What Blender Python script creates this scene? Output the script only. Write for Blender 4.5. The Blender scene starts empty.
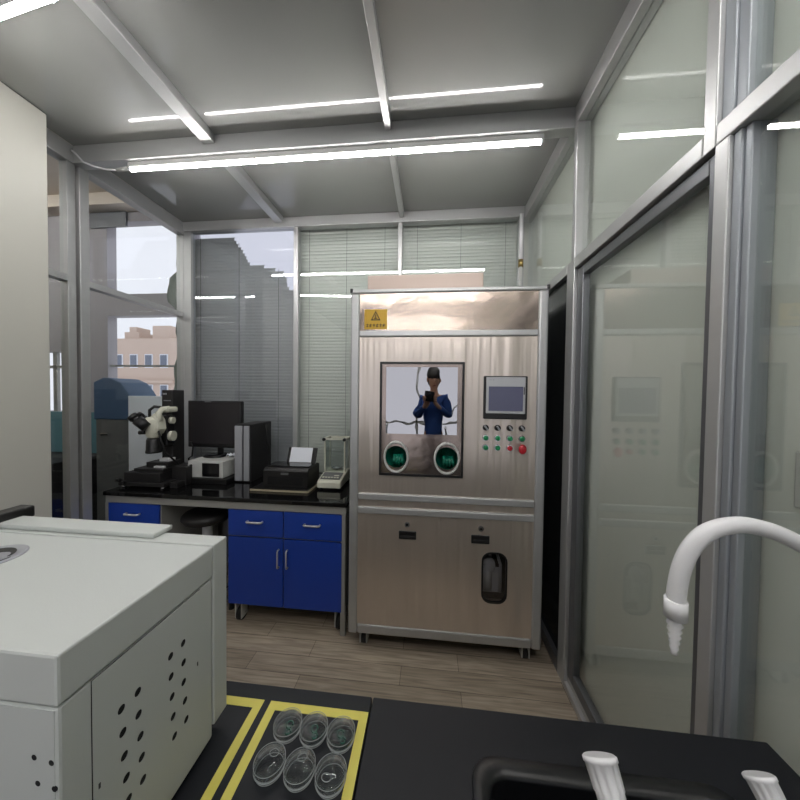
import bpy, bmesh, math, random
from mathutils import Vector, Matrix
random.seed(7)
S = bpy.context.scene
COL = S.collection
PI = math.pi

# ------------------------------------------------------------------ camera, world, exposure
cam_d = bpy.data.cameras.new('camera'); cam = bpy.data.objects.new('camera', cam_d); COL.objects.link(cam)
cam_d.sensor_fit = 'HORIZONTAL'; cam_d.sensor_width = 36.0
cam_d.lens = 36.0 * 300.0 / 800.0
cam_d.clip_start = 0.01; cam_d.clip_end = 200
YAW, PITCH, ROLL = 0.0990, -0.02294, 0.0126
F = Vector((-math.sin(YAW)*math.cos(PITCH), math.cos(YAW)*math.cos(PITCH), math.sin(PITCH)))
Rv = Vector((math.cos(YAW), math.sin(YAW), 0)); U = Rv.cross(F)
R2 = Rv*math.cos(ROLL) + U*math.sin(ROLL); U2 = -Rv*math.sin(ROLL) + U*math.cos(ROLL)
mw = Matrix((R2, U2, -F)).transposed().to_4x4(); mw.translation = Vector((0, 0, 1.7))
cam.matrix_world = mw
S.camera = cam

w = bpy.data.worlds.new('overcast_sky'); S.world = w; w.use_nodes = True
bg = w.node_tree.nodes['Background']; bg.inputs[0].default_value = (0.86, 0.86, 0.95, 1); bg.inputs[1].default_value = 0.95

S.view_settings.view_transform = 'Standard'; S.view_settings.look = 'None'
S.view_settings.gamma = 1.0; S.view_settings.use_curve_mapping = False
S.view_settings.exposure = 0.28
S.cycles.max_bounces = 10; S.cycles.transparent_max_bounces = 24
S.cycles.caustics_reflective = False; S.cycles.caustics_refractive = False
S.cycles.sample_clamp_indirect = 6.0
LED_POWER = 54.0

# ------------------------------------------------------------------ materials
def srgb(r, g, b):
    f = lambda c: (c/255/12.92) if c/255 <= .04045 else ((c/255+.055)/1.055)**2.4
    return (f(r), f(g), f(b), 1)
def mat(name, col, rough=.5, metal=0., noise=0., nscale=8., bump=0., bscale=60., stretch=(1, 1, 1), spec=.5, aniso=0., bdist=.01):
    m = bpy.data.materials.new(name); m.use_nodes = True
    nt = m.node_tree; b = nt.nodes['Principled BSDF']
    c = srgb(*col); b.inputs['Base Color'].default_value = c
    b.inputs['Roughness'].default_value = rough; b.inputs['Metallic'].default_value = metal
    b.inputs['Specular IOR Level'].default_value = spec
    if aniso:
        b.inputs['Anisotropic'].default_value = aniso
        t = nt.nodes.new('ShaderNodeTangent'); t.direction_type = 'RADIAL'; t.axis = 'Z'
        nt.links.new(t.outputs[0], b.inputs['Tangent'])
    if noise or bump:
        tc = nt.nodes.new('ShaderNodeTexCoord'); mp = nt.nodes.new('ShaderNodeMapping'); mp.inputs['Scale'].default_value = stretch
        nt.links.new(tc.outputs['Object'], mp.inputs[0])
    if noise:
        n = nt.nodes.new('ShaderNodeTexNoise'); n.inputs['Scale'].default_value = nscale; n.inputs['Detail'].default_value = 5
        nt.links.new(mp.outputs[0], n.inputs['Vector'])
        mx = nt.nodes.new('ShaderNodeMix'); mx.data_type = 'RGBA'
        mx.inputs['A'].default_value = tuple(max(0, x*(1-noise)) for x in c[:3])+(1,)
        mx.inputs['B'].default_value = tuple(min(1, x*(1+noise)) for x in c[:3])+(1,)
        nt.links.new(n.outputs['Fac'], mx.inputs['Factor']); nt.links.new(mx.outputs['Result'], b.inputs['Base Color'])
    if bump:
        n2 = nt.nodes.new('ShaderNodeTexNoise'); n2.inputs['Scale'].default_value = bscale; n2.inputs['Detail'].default_value = 3
        nt.links.new(mp.outputs[0], n2.inputs['Vector'])
        bp = nt.nodes.new('ShaderNodeBump'); bp.inputs['Strength'].default_value = bump; bp.inputs['Distance'].default_value = bdist
        nt.links.new(n2.outputs['Fac'], bp.inputs['Height']); nt.links.new(bp.outputs[0], b.inputs['Normal'])
    return m
def glass(name, tint, r0=.05, power=5., refl=(1, 1, 1), bump=0.):
    m = bpy.data.materials.new(name); m.use_nodes = True
    nt = m.node_tree; nt.nodes.clear()
    o = nt.nodes.new('ShaderNodeOutputMaterial'); mx = nt.nodes.new('ShaderNodeMixShader')
    t = nt.nodes.new('ShaderNodeBsdfTransparent'); t.inputs[0].default_value = tint+(1,)
    g = nt.nodes.new('ShaderNodeBsdfGlossy'); g.inputs['Roughness'].default_value = 0.0; g.inputs[0].default_value = refl+(1,)
    lw = nt.nodes.new('ShaderNodeLayerWeight'); lw.inputs[0].default_value = .5
    p = nt.nodes.new('ShaderNodeMath'); p.operation = 'POWER'; p.inputs[1].default_value = power
    k = nt.nodes.new('ShaderNodeMath'); k.operation = 'MULTIPLY_ADD'; k.inputs[1].default_value = 1-r0; k.inputs[2].default_value = r0
    nt.links.new(lw.outputs['Facing'], p.inputs[0]); nt.links.new(p.outputs[0], k.inputs[0])
    nt.links.new(k.outputs[0], mx.inputs[0]); nt.links.new(t.outputs[0], mx.inputs[1]); nt.links.new(g.outputs[0], mx.inputs[2])
    nt.links.new(mx.outputs[0], o.inputs[0])
    if bump:
        tc = nt.nodes.new('ShaderNodeTexCoord'); n = nt.nodes.new('ShaderNodeTexNoise'); n.inputs['Scale'].default_value = 9; n.inputs['Detail'].default_value = 1
        bp = nt.nodes.new('ShaderNodeBump'); bp.inputs['Strength'].default_value = bump; bp.inputs['Distance'].default_value = .01
        nt.links.new(tc.outputs['Object'], n.inputs['Vector']); nt.links.new(n.outputs['Fac'], bp.inputs['Height']); nt.links.new(bp.outputs[0], g.inputs['Normal'])
    return m
def emis(name, col, strength):
    m = bpy.data.materials.new(name); m.use_nodes = True
    nt = m.node_tree; nt.nodes.clear()
    o = nt.nodes.new('ShaderNodeOutputMaterial'); e = nt.nodes.new('ShaderNodeEmission')
    e.inputs[0].default_value = tuple(col)+(1,); e.inputs[1].default_value = strength
    nt.links.new(e.outputs[0], o.inputs[0]); return m

ALU = mat('anodised aluminium', (186, 187, 187), .42, .6, noise=.06, nscale=3, stretch=(1, 1, 6))
ALU_M = mat('grey anodised aluminium', (158, 163, 168), .45, .5)
ALU_D = mat('dark anodised aluminium', (120, 122, 126), .4, .7)
STEEL = mat('brushed stainless steel', (216, 205, 194), .31, .74, noise=.05, nscale=2, stretch=(5, 1, .22), bump=1.0, bscale=1.5, aniso=.6, bdist=.03)
STEEL_W = mat('polished stainless sheet', (158, 145, 136), .17, .95, bump=.5, bscale=4)
CEIL = mat('glossy grey ceiling panel', (150, 151, 149), .07, 0, noise=.05, nscale=1.2, spec=.7)
WHITE = mat('white wall paint', (214, 216, 208), .6, noise=.03, nscale=2)
PANEL = mat('warm white wall panel', (200, 199, 190), .5, noise=.03, nscale=1.5)
PALEG = mat('pale green white panel', (234, 237, 230), .6, noise=.03, nscale=1.5)
CREAM = mat('cream plaster', (226, 214, 200), .7)
GREYW = mat('grey lavender wall', (168, 164, 168), .7)
GLASS = glass('window glass', (.95, .97, .965), .05)
GLASS_T = glass('reflection tinted window glass', (.84, .855, .88), .06)  # tint put in to darken the left back bay like a reflection
GLASS_R = glass('green tinted partition glass', (.93, .945, .935), .075)
GLASS_MIRROR = glass('dark mirror glass', (.25, .26, .28), .42, 3., bump=.08)
DISHG = glass('clear dish glass', (.96, .97, .97), .01, 3.2)
SHIELD = glass('draft shield glass', (.92, .95, .94), .09, 2.5)
BLIND = mat('grey aluminium slats', (194, 195, 189), .45, .1)
EPOXY = mat('black epoxy worktop', (20, 23, 28), .5, noise=.12, nscale=30, spec=.3)
EPOXY2 = mat('black epoxy sink worktop', (18, 20, 25), .48, noise=.12, nscale=30, spec=.3)
SINKM = mat('black moulded sink', (10, 11, 14), .3)
GRANITE = mat('polished black stone', (13, 13, 14), .06, noise=.3, nscale=80)
TAPE = mat('yellow marking tape', (206, 196, 92), .5, noise=.06, nscale=40)
MACH = mat('white powder coat', (192, 196, 193), .42, bump=.03, bscale=300)
MACH_S = mat('grey groove', (60, 62, 62), .7)
BLACK = mat('black plastic', (16, 16, 17), .4)
BLACK_G = mat('black gloss', (14, 14, 17), .1)
BLACK_M = mat('matt black coating', (24, 23, 24), .55, noise=.1, nscale=60)
HOLE = mat('dark hole', (5, 5, 7), .9)
BLUE = mat('royal blue laminate', (26, 64, 164), .38, noise=.04, nscale=10)
STEELF = mat('grey painted steel', (158, 158, 154), .45, .2)
SATIN = mat('satin chrome', (206, 206, 208), .4, .6)
CHROME = mat('chrome', (210, 210, 212), .12, 1.0)
PPW = mat('white plastic coat', (222, 222, 224), .3)
LIGHTG = mat('light grey plastic', (196, 197, 194), .45)
IVORY = mat('ivory plastic', (206, 206, 190), .45)
SILVER = mat('silver plastic', (168, 170, 176), .4, .3)
PAPER = mat('white paper', (226, 230, 238), .8)
SCREEN = mat('blank lcd', (96, 98, 124), .25)
BEZEL = mat('pale grey bezel', (186, 188, 192), .4)
GREEN = mat('green push button', (20, 128, 78), .3)
RED = mat('red push button', (186, 34, 48), .3)
GLOVE = mat('green rubber glove', (8, 104, 84), .35, bump=.3, bscale=40)
SIGNY = mat('yellow sign', (206, 164, 40), .5)
INK = mat('black ink', (24, 20, 12), .6)
RUBBER = mat('dark rubber', (30, 30, 32), .7)
TEALINK = mat('green marker ink', (16, 96, 78), .6)
BRASS = mat('brass', (150, 130, 80), .3, .8)
CABLE = mat('black cable', (14, 14, 14), .5)
PINK = mat('beige metal cover', (176, 160, 150), .45, .3)
BLUEC = mat('blue vinyl cover', (58, 88, 122), .5, noise=.1, nscale=6)
TEAL = mat('teal partition', (92, 138, 150), .6)
GCAB = mat('grey locker paint', (96, 98, 98), .5)
CURT = mat('grey green curtain', (122, 130, 122), .8, noise=.1, nscale=10)
BLDG = mat('beige render', (198, 178, 164), .9, noise=.05, nscale=.4)
BLDW = mat('dark window bands', (104, 112, 128), .4)
DFLOOR = mat('dark neighbouring floor', (62, 60, 60), .4)
BEIGE_L = mat('beige edging', (170, 160, 136), .5)

def wood_floor():
    m = bpy.data.materials.new('grey brown wood planks'); m.use_nodes = True
    nt = m.node_tree; b = nt.nodes['Principled BSDF']
    tc = nt.nodes.new('ShaderNodeTexCoord')
    br = nt.nodes.new('ShaderNodeTexBrick'); br.inputs['Scale'].default_value = 1
    br.inputs['Brick Width'].default_value = .95; br.inputs['Row Height'].default_value = .125
    br.inputs['Mortar Size'].default_value = .0016; br.inputs['Mortar Smooth'].default_value = .3
    br.inputs['Color1'].default_value = srgb(176, 164, 148); br.inputs['Color2'].default_value = srgb(154, 143, 128)
    br.inputs['Mortar'].default_value = srgb(84, 74, 64); br.offset = .37
    nt.links.new(tc.outputs['Object'], br.inputs['Vector'])
    mp = nt.nodes.new('ShaderNodeMapping'); mp.inputs['Scale'].default_value = (1.6, 26, 1)
    nt.links.new(tc.outputs['Object'], mp.inputs[0])
    n = nt.nodes.new('ShaderNodeTexNoise'); n.inputs['Scale'].default_value = 2.2; n.inputs['Detail'].default_value = 8; n.inputs['Distortion'].default_value = .8
    nt.links.new(mp.outputs[0], n.inputs['Vector'])
    rr = nt.nodes.new('ShaderNodeValToRGB'); rr.color_ramp.elements[0].position = .3; rr.color_ramp.elements[1].position = .7
    rr.color_ramp.elements[0].color = (.58, .56, .54, 1); rr.color_ramp.elements[1].color = (1.15, 1.13, 1.1, 1)
    nt.links.new(n.outputs['Fac'], rr.inputs[0])
    mx = nt.nodes.new('ShaderNodeMix'); mx.data_type = 'RGBA'; mx.blend_type = 'MULTIPLY'; mx.inputs['Factor'].default_value = 1
    nt.links.new(br.outputs['Color'], mx.inputs['A']); nt.links.new(rr.outputs[0], mx.inputs['B'])
    nt.links.new(mx.outputs['Result'], b.inputs['Base Color']); b.inputs['Roughness'].default_value = .5
    return m
WOOD = wood_floor()

# ------------------------------------------------------------------ mesh builder
def smooth(P, n=5):
    P = [Vector(p) for p in P]; out = []
    for i in range(len(P)-1):
        p0, p1, p2, p3 = P[max(i-1, 0)], P[i], P[i+1], P[min(i+2, len(P)-1)]
        for k in range(n):
            t = k/n
            out.append(.5*((2*p1)+(p2-p0)*t+(2*p0-5*p1+4*p2-p3)*t*t+(3*p1-p0-3*p2+p3)*t**3))
    return out+[P[-1]]
class MB:
    def __init__(s): s.bm = bmesh.new()
    def _new(s, n0): return s.bm.verts[n0:] if False else [v for i, v in enumerate(s.bm.verts) if i >= n0]
    def box(s, x0, x1, y0, y1, z0, z1, bev=0., seg=2):
        if x1 < x0: x0, x1 = x1, x0
        if y1 < y0: y0, y1 = y1, y0
        if z1 < z0: z0, z1 = z1, z0
        V = [s.bm.verts.new(p) for p in ((x0,y0,z0),(x1,y0,z0),(x1,y1,z0),(x0,y1,z0),(x0,y0,z1),(x1,y0,z1),(x1,y1,z1),(x0,y1,z1))]
        fs = [s.bm.faces.new([V[i] for i in q]) for q in ((0,3,2,1),(4,5,6,7),(0,1,5,4),(1,2,6,5),(2,3,7,6),(3,0,4,7))]
        if bev > 0:
            es = list({e for f in fs for e in f.edges})
            bmesh.ops.bevel(s.bm, geom=es, offset=min(bev, .45*min(x1-x0, y1-y0, z1-z0)), segments=seg, affect='EDGES', profile=.5)
        return s
    def ring(s, c, r, ax, n, ry=None):
        c = Vector(c); ax = Vector(ax).normalized()
        t = Vector((0, 0, 1)) if abs(ax.z) < .9 else Vector((0, 1, 0))
        a = t.cross(ax).normalized(); b = ax.cross(a)
        return [s.bm.verts.new(c + a*math.cos(2*PI*i/n)*r + b*math.sin(2*PI*i/n)*(ry or r)) for i in range(n)]
    def bridge(s, A, B, smooth=True):
        n = len(A)
        for i in range(n):
            f = s.bm.faces.new((A[i], A[(i+1) % n], B[(i+1) % n], B[i])); f.smooth = smooth
    def cyl(s, p0, p1, r0, r1=None, n=20, cap=True):
        p0, p1 = Vector(p0), Vector(p1); r1 = r0 if r1 is None else r1; ax = p1-p0
        A = s.ring(p0, r0, ax, n); B = s.ring(p1, r1, ax, n); s.bridge(A, B)
        if cap: s.bm.faces.new(A[::-1]); s.bm.faces.new(B)
        return s
    def lathe(s, prof, c=(0, 0, 0), ax=(0, 0, 1), n=32, closed=False):
        c = Vector(c); ax = Vector(ax).normalized(); rings = []
        for r, h in prof: rings.append(s.ring(c+ax*h, max(r, 1e-4), ax, n))
        for A, B in zip(rings, rings[1:]): s.bridge(A, B)
        if closed: s.bridge(rings[-1], rings[0])
        else:
            s.bm.faces.new(rings[0][::-1]); s.bm.faces.new(rings[-1])
        return s
    def tube(s, pts, r, n=12, cap=True):
        pts = [Vector(p) for p in pts]; rs = r if isinstance(r, (list, tuple)) else [r]*len(pts)
        d = (pts[1]-pts[0]).normalized(); t = Vector((0, 0, 1)) if abs(d.z) < .9 else Vector((0, 1, 0))
        a = t.cross(d).normalized(); prev = None; first = None
        for i, p in enumerate(pts):
            d = ((pts[min(i+1, len(pts)-1)]-pts[max(i-1, 0)])).normalized()
            a = (a - d*a.dot(d)).normalized(); b = d.cross(a)
            ringv = [s.bm.verts.new(p + a*math.cos(2*PI*k/n)*rs[i] + b*math.sin(2*PI*k/n)*rs[i]) for k in range(n)]
            if prev: s.bridge(prev, ringv)
            else: first = ringv
            prev = ringv
        if cap: s.bm.faces.new(first[::-1]); s.bm.faces.new(prev)
        return s
    def prism(s, pts, axis, d0, d1, bev=0):
        """pts in the plane across `axis` ('x': (y,z); 'y': (x,z); 'z': (x,y))"""
        def P(p, d): return {'x': (d, p[0], p[1]), 'y': (p[0], d, p[1]), 'z': (p[0], p[1], d)}[axis]
        A = [s.bm.verts.new(P(p, d0)) for p in pts]; B = [s.bm.verts.new(P(p, d1)) for p in pts]
        n = len(pts); fs = []
        for i in range(n): fs.append(s.bm.faces.new((A[i], A[(i+1) % n], B[(i+1) % n], B[i])))
        fs.append(s.bm.faces.new(A[::-1])); fs.append(s.bm.faces.new(B))
        if bev:
            bmesh.ops.bevel(s.bm, geom=list({e for f in fs[-2:] for e in f.edges}), offset=bev, segments=2, affect='EDGES', profile=.5)
        return s
    def ell(s, c, rx, ry, rz, u=20, v=12):
        r = bmesh.ops.create_uvsphere(s.bm, u_segments=u, v_segments=v, radius=1, matrix=Matrix.Translation(c) @ Matrix.Diagonal((rx, ry, rz, 1)))
        for vv in r['verts']:
            for f in vv.link_faces: f.smooth = True
        return s
    def xf(s, M):
        bmesh.ops.transform(s.bm, matrix=M, verts=s.bm.verts); return s

WL = {}
def finish(name, mb, m, loc):
    bmesh.ops.recalc_face_normals(mb.bm, faces=mb.bm.faces)
    me = bpy.data.meshes.new(name); mb.bm.to_mesh(me); mb.bm.free()
    me.transform(Matrix.Translation(-Vector(loc))); me.materials.append(m)
    return me
def empty(name, loc, label, cat, group=None):
    o = bpy.data.objects.new(name, None); COL.objects.link(o); o.location = loc; o.empty_display_size = .05
    WL[o.name] = Vector(loc); tag(o, label, cat, group); return o
def tag(o, label=None, cat=None, group=None, kind=None):
    if label: o['label'] = label
    if cat: o['category'] = cat
    if group: o['group'] = group
    if kind: o['kind'] = kind
    return o
def part(name, mb, m, parent, label=None):
    me = finish(name, mb, m, WL[parent.name])
    o = bpy.data.objects.new(name, me); COL.objects.link(o); o.parent = parent
    WL[o.name] = WL[parent.name].copy()
    if label: o['label'] = label
    return o
def solo(name, mb, m, label=None, cat=None, group=None, kind=None):
    mb.bm.verts.ensure_lookup_table()
    xs = [v.co.x for v in mb.bm.verts]; ys = [v.co.y for v in mb.bm.verts]; zs = [v.co.z for v in mb.bm.verts]
    loc = Vector(((min(xs)+max(xs))/2, (min(ys)+max(ys))/2, min(zs)))
    me = finish(name, mb, m, loc)
    o = bpy.data.objects.new(name, me); COL.objects.link(o); o.location = loc; WL[o.name] = loc
    return tag(o, label, cat, group, kind)
def struct(name, mb, m, parent=None):
    if parent: return part(name, mb, m, parent)
    return solo(name, mb, m, kind='structure')
def copy_tree(o, parent=None):
    c = o.copy(); COL.objects.link(c)
    if parent: c.parent = parent
    for ch in list(o.children): copy_tree(ch, c)
    return c
def rrect(cx, cy, w_, h, r, n=5):
    P = []
    for sx, sy, a0 in ((1, 1, 0), (-1, 1, 90), (-1, -1, 180), (1, -1, 270)):
        for k in range(n+1):
            a = math.radians(a0+90*k/n); P.append((cx+sx*(w_/2-r)+r*math.cos(a), cy+sy*(h/2-r)+r*math.sin(a)))
    return P
def cut(me_obj, mb):
    """cut the shape in mb out of an object's mesh for good"""
    bmesh.ops.recalc_face_normals(mb.bm, faces=mb.bm.faces)
    me = bpy.data.meshes.new('cutter'); mb.bm.to_mesh(me); mb.bm.free()
    o = bpy.data.objects.new('cutter', me); COL.objects.link(o); o.matrix_world = Matrix.Translation(WL[me_obj.name])
    me.transform(Matrix.Translation(-WL[me_obj.name]))
    md = me_obj.modifiers.new('b', 'BOOLEAN'); md.object = o; md.operation = 'DIFFERENCE'; md.solver = 'EXACT'
    bpy.context.view_layer.update()
    dg = bpy.context.evaluated_depsgraph_get()
    new = bpy.data.meshes.new_from_object(me_obj.evaluated_get(dg))
    me_obj.modifiers.clear(); me_obj.data = new
    bpy.data.objects.remove(o); bpy.data.meshes.remove(me)

# ------------------------------------------------------------------ room shell
struct('floor', MB().box(-2.5, 1.0, -3.1, 3.0, -.05, 0), WOOD)
struct('floor', MB().box(-7.0, -2.5, -3.1, 3.0, -.05, 0), DFLOOR)
struct('ceiling', MB().box(-2.42, 1.0, -3.1, 2.9, 3.34, 3.40), CEIL)
struct('ceiling', MB().box(-7.0, -2.42, -3.1, 3.0, 3.72, 3.78), CREAM)
# ceiling beams
struct('trim_1', MB().box(-2.42, .80, 1.83, 1.90, 3.225, 3.34, .004), ALU)
struct('trim_2', MB().box(-2.42, .80, .98, 1.045, 3.225, 3.34, .004), ALU)
struct('trim_3', MB().box(-2.42, .80, 2.735, 2.815, 3.25, 3.34, .004), ALU)
for i, (x0, x1) in enumerate(((-1.475, -1.395), (-.295, -.255))):
    b = MB()
    for y0, y1 in ((-3.0, .98), (1.045, 1.83), (1.90, 2.735)): b.box(x0, x1, y0, y1, 3.285, 3.34, .004)
    struct('trim_%d' % (4+i), b, ALU)
# back wall: frame, glass, facade beyond
b = MB()
for x0, x1 in ((-2.42, -2.345), (-1.30, -1.255), (-.31, -.27), (.755, .80)): b.box(x0, x1, 2.745, 2.805, .06, 3.25, .004)
b.box(-2.42, .80, 2.745, 2.805, 0, .06, .004)
struct('trim_6', b, ALU)
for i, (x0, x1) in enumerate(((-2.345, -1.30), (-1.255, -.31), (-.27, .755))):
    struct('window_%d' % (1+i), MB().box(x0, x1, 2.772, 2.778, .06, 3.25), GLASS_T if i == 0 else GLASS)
b = MB().box(-2.5, 1.15, 2.93, 3.03, 0, .9)
b.box(-2.5, 1.15, 2.93, 3.03, 3.41, 3.75); b.box(.80, 1.15, 2.93, 3.03, .9, 3.41)
for x in (-1.28, -.29): b.box(x-.03, x+.03, 2.95, 3.01, .9, 3.41)
struct('wall_back', b, WHITE)
# right glazed wall (inner face at x = 0.80)
b = MB().box(.80, .88, -3.0, 2.82, 3.235, 3.34, .004)
struct('trim_7', b, ALU)
struct('trim_8', MB().box(.80, .87, .998, 1.799, 2.415, 2.475, .004).box(.80, .87, 1.891, 2.745, 2.415, 2.475, .004).box(.80, .87, -3.0, .956, 2.415, 2.475, .004), ALU)
struct('trim_9', MB().box(.80, .87, 1.80, 1.89, 0, 2.475, .004).box(.80, .87, 1.80, 1.84, 2.476, 3.235, .004), ALU)
b = MB().box(.80, .88, .917, .958, 0, 2.415, .003).box(.80, .88, .957, .997, 2.415, 3.235, .003)
struct('trim_17', b, ALU); b = MB()
b.box(.812, .88, .895, .917, .07, 2.415, .003).box(.820, .88, .876, .895, .07, 2.415, .003)
b.box(.815, .88, .925, .957, 2.475, 3.235, .003).box(.822, .88, .895, .925, 2.475, 3.235, .003)
struct('trim_10', b, ALU_M)
struct('trim_11', MB().box(.80, .88, -3.0, 1.80, 0, .035, .004).box(.82, .86, -3.0, 1.80, .035, .07), ALU)
struct('trim_12', MB().box(.80, .87, 1.89, 2.745, 0, .08, .004), ALU_D)
door = struct('door_1', MB().box(.818, .858, 1.735, 1.795, .07, 2.41, .004).box(.818, .858, .96, .995, .07, 2.41, .004)
              .box(.818, .858, .995, 1.735, .07, .13, .004).box(.818, .858, .995, 1.735, 2.36, 2.41, .004), ALU_D)
struct('glass_pane', MB().box(.836, .841, .995, 1.735, .13, 2.36), GLASS_R, door)
for i, (y0, y1, z0, z1) in enumerate(((1.84, 2.745, 2.475, 3.235), (.997, 1.80, 2.475, 3.235), (-3.0, .895, 2.475, 3.235), (-3.0, .876, .07, 2.415))):
    struct('window_%d' % (4+i), MB().box(.838, .843, y0, y1, z0, z1), GLASS_R)
struct('wall_right', MB().box(.885, 1.0, -3.0, 2.9, 0, 3.34), PALEG)
struct('trim_13', MB().box(.83, .845, 1.89, 2.745, .08, 2.415), mat('shaded gap panel', (44, 47, 48), .2))  # dark sheet standing in for the shaded gap beside the cabinet
# left wall: solid panel, post, transom, glass
struct('wall_left', MB().box(-2.42, -2.30, -3.0, 1.61, 0, 3.335, .006), PANEL)
b = MB().box(-2.50, -2.42, -3.0, 2.82, 3.225, 3.34, .004)
b.box(-2.50, -2.42, 1.865, 1.925, 0, 3.225, .004).box(-2.49, -2.43, 1.80, 1.85, 0, 3.225, .004)
for y0, y1 in ((1.61, 1.80), (1.925, 2.745)): b.box(-2.49, -2.425, y0, y1, 2.425, 2.47, .003).box(-2.49, -2.425, y0, y1, 0, .08, .003)
b.box(-2.50, -2.42, 2.745, 2.82, 0, 3.225, .004)
struct('trim_14', b, ALU)
for i, (y0, y1) in enumerate(((1.61, 1.80), (1.925, 2.745))):
    p = MB().box(-2.463, -2.457, y0, y1, .08, 2.425); p.box(-2.463, -2.457, y0, y1, 2.47, 3.225)
    struct('window_%d' % (8+i), p, GLASS)
# neighbouring room: facade with its window, far walls
b = MB().box(-7, -2.5, 2.95, 3.05, 0, 1.25); b.box(-7, -2.5, 2.95, 3.05, 3.50, 3.75)
b.box(-7, -4.42, 2.95, 3.05, 1.25, 3.5); b.box(-3.93, -3.5, 2.95, 3.05, 1.25, 3.5); b.box(-2.56, -2.5, 2.95, 3.05, 1.25, 3.5)
b.box(-4.42, -3.93, 2.95, 3.05, 2.11, 3.5); b.box(-4.42, -3.93, 2.95, 3.05, 1.25, 1.45)
b.box(-3.5, -2.56, 2.95, 3.05, 2.50, 2.73)
struct('wall_neighbour', b, GREYW)
b = MB().box(-4.21, -4.16, 2.97, 3.0, 1.45, 2.11).box(-4.42, -3.93, 2.97, 3.0, 1.93, 1.96)
b.box(-3.5, -2.56, 2.97, 3.0, 1.95, 1.97)
struct('window_10', b, STEELF)
struct('wall_far', MB().box(-7.1, -7, -3.1, 3.05, 0, 3.75), CREAM)
struct('trim_15', MB().box(-4.4, -3.0, 2.80, 2.95, 3.60, 3.72), CREAM)
struct('trim_16', MB().box(-3.68, -3.25, 2.93, 2.95, 3.44, 3.60), ALU_D)
# rear wall behind the photographer, with the daylight window
b = MB().box(-7, -2.3, -3.15, -3.0, 0, 3.75).box(.75, 1.0, -3.15, -3.0, 0, 3.75).box(-2.3, .75, -3.15, -3.0, 0, .3).box(-2.3, .75, -3.15, -3.0, 3.1, 3.75)
struct('wall_rear', b, WHITE)
b = MB()
for x in (-2.3, -1.30, -.30, .70): b.box(x, x+.05, -3.1, -3.05, .3, 3.1)
b.box(-2.3, .75, -3.1, -3.05, 1.0, 1.05)
struct('window_11', b, ALU)
pl = bpy.data.lights.new('window_daylight_portal', 'AREA'); pl.shape = 'RECTANGLE'; pl.size = 3.05; pl.size_y = 2.8
po = bpy.data.objects.new('window_daylight_portal', pl); COL.objects.link(po); po.location = (-.775, -3.16, 1.7); po.rotation_euler = (PI/2, 0, PI)
pl.cycles.is_portal = True

# ------------------------------------------------------------------ blinds
def blind(name, x0, x1, ztop, label, limit=None):
    r = empty(name, ((x0+x1)/2, 2.86, .95), label, 'blind', 'venetian blinds behind the glass')
    b = MB(); z = .95; a = math.radians(70); hw = .0235; pitch = .0315
    while z < ztop:
        xr = x1 if limit is None else min(x1, limit(z))
        if xr > x0+.05:
            dz = random.uniform(-.0015, .0015); t = random.uniform(-.035, .035)
            pr = [(-hw, 0), (-hw*.55, .0062), (0, .0085), (hw*.55, .0062), (hw, 0)]
            rows = []
            for u, h in pr:
                yy = 2.86 + u*math.cos(a+t) - h*math.sin(a+t); zz = z+dz + u*math.sin(a+t) + h*math.cos(a+t)
                rows.append((b.bm.verts.new((x0, yy, zz)), b.bm.verts.new((xr, yy, zz+random.uniform(-.002, .002)))))
            for A, B in zip(rows, rows[1:]):
                f = b.bm.faces.new((A[0], A[1], B[1], B[0])); f.smooth = True
        z += pitch
    part('slats', b, BLIND, r)
    c = MB()
    for q in (.14, .5, .86):
        x = x0+(x1-x0)*q; top = ztop
        if limit:
            top = .95
            while top < ztop and limit(top) > x: top += .03
        c.box(x-.0012, x+.0012, 2.8385, 2.8405, .93, top)
    part('ladder_cord', c, CABLE, r)
    part('bottom_rail', MB().box(x0, x1, 2.845, 2.875, .905, .935, .004), BLIND, r)
    if limit is None: part('head_rail', MB().box(x0, x1, 2.835, 2.885, ztop-.01, ztop+.03, .003), BLIND, r)
    return r
def lim(z):
    P = [(2.70, -1.375), (2.72, -1.40), (2.87, -1.44), (2.93, -1.62), (2.96, -1.80), (3.13, -1.90), (3.22, -1.97), (3.235, -2.30), (3.26, -2.44), (3.5, -2.6)]
    if z < P[0][0]: return 9
    for (za, xa), (zb, xb) in zip(P, P[1:]):
        if za <= z < zb: return xa+(xb-xa)*(z-za)/(zb-za)+random.uniform(-.006, .006)
    return -9
blind('venetian_blind', -2.48, -1.335, 3.40, 'grey venetian blind behind the microscope and monitor, its top corner torn away to white sky', lim)
blind('venetian_blind', -1.325, -.30, 3.38, 'grey venetian blind behind the printer, left of the steel glovebox cabinet')
blind('venetian_blind', -.292, .82, 3.38, 'dark grey venetian blind above and behind the steel glovebox cabinet')

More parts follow.
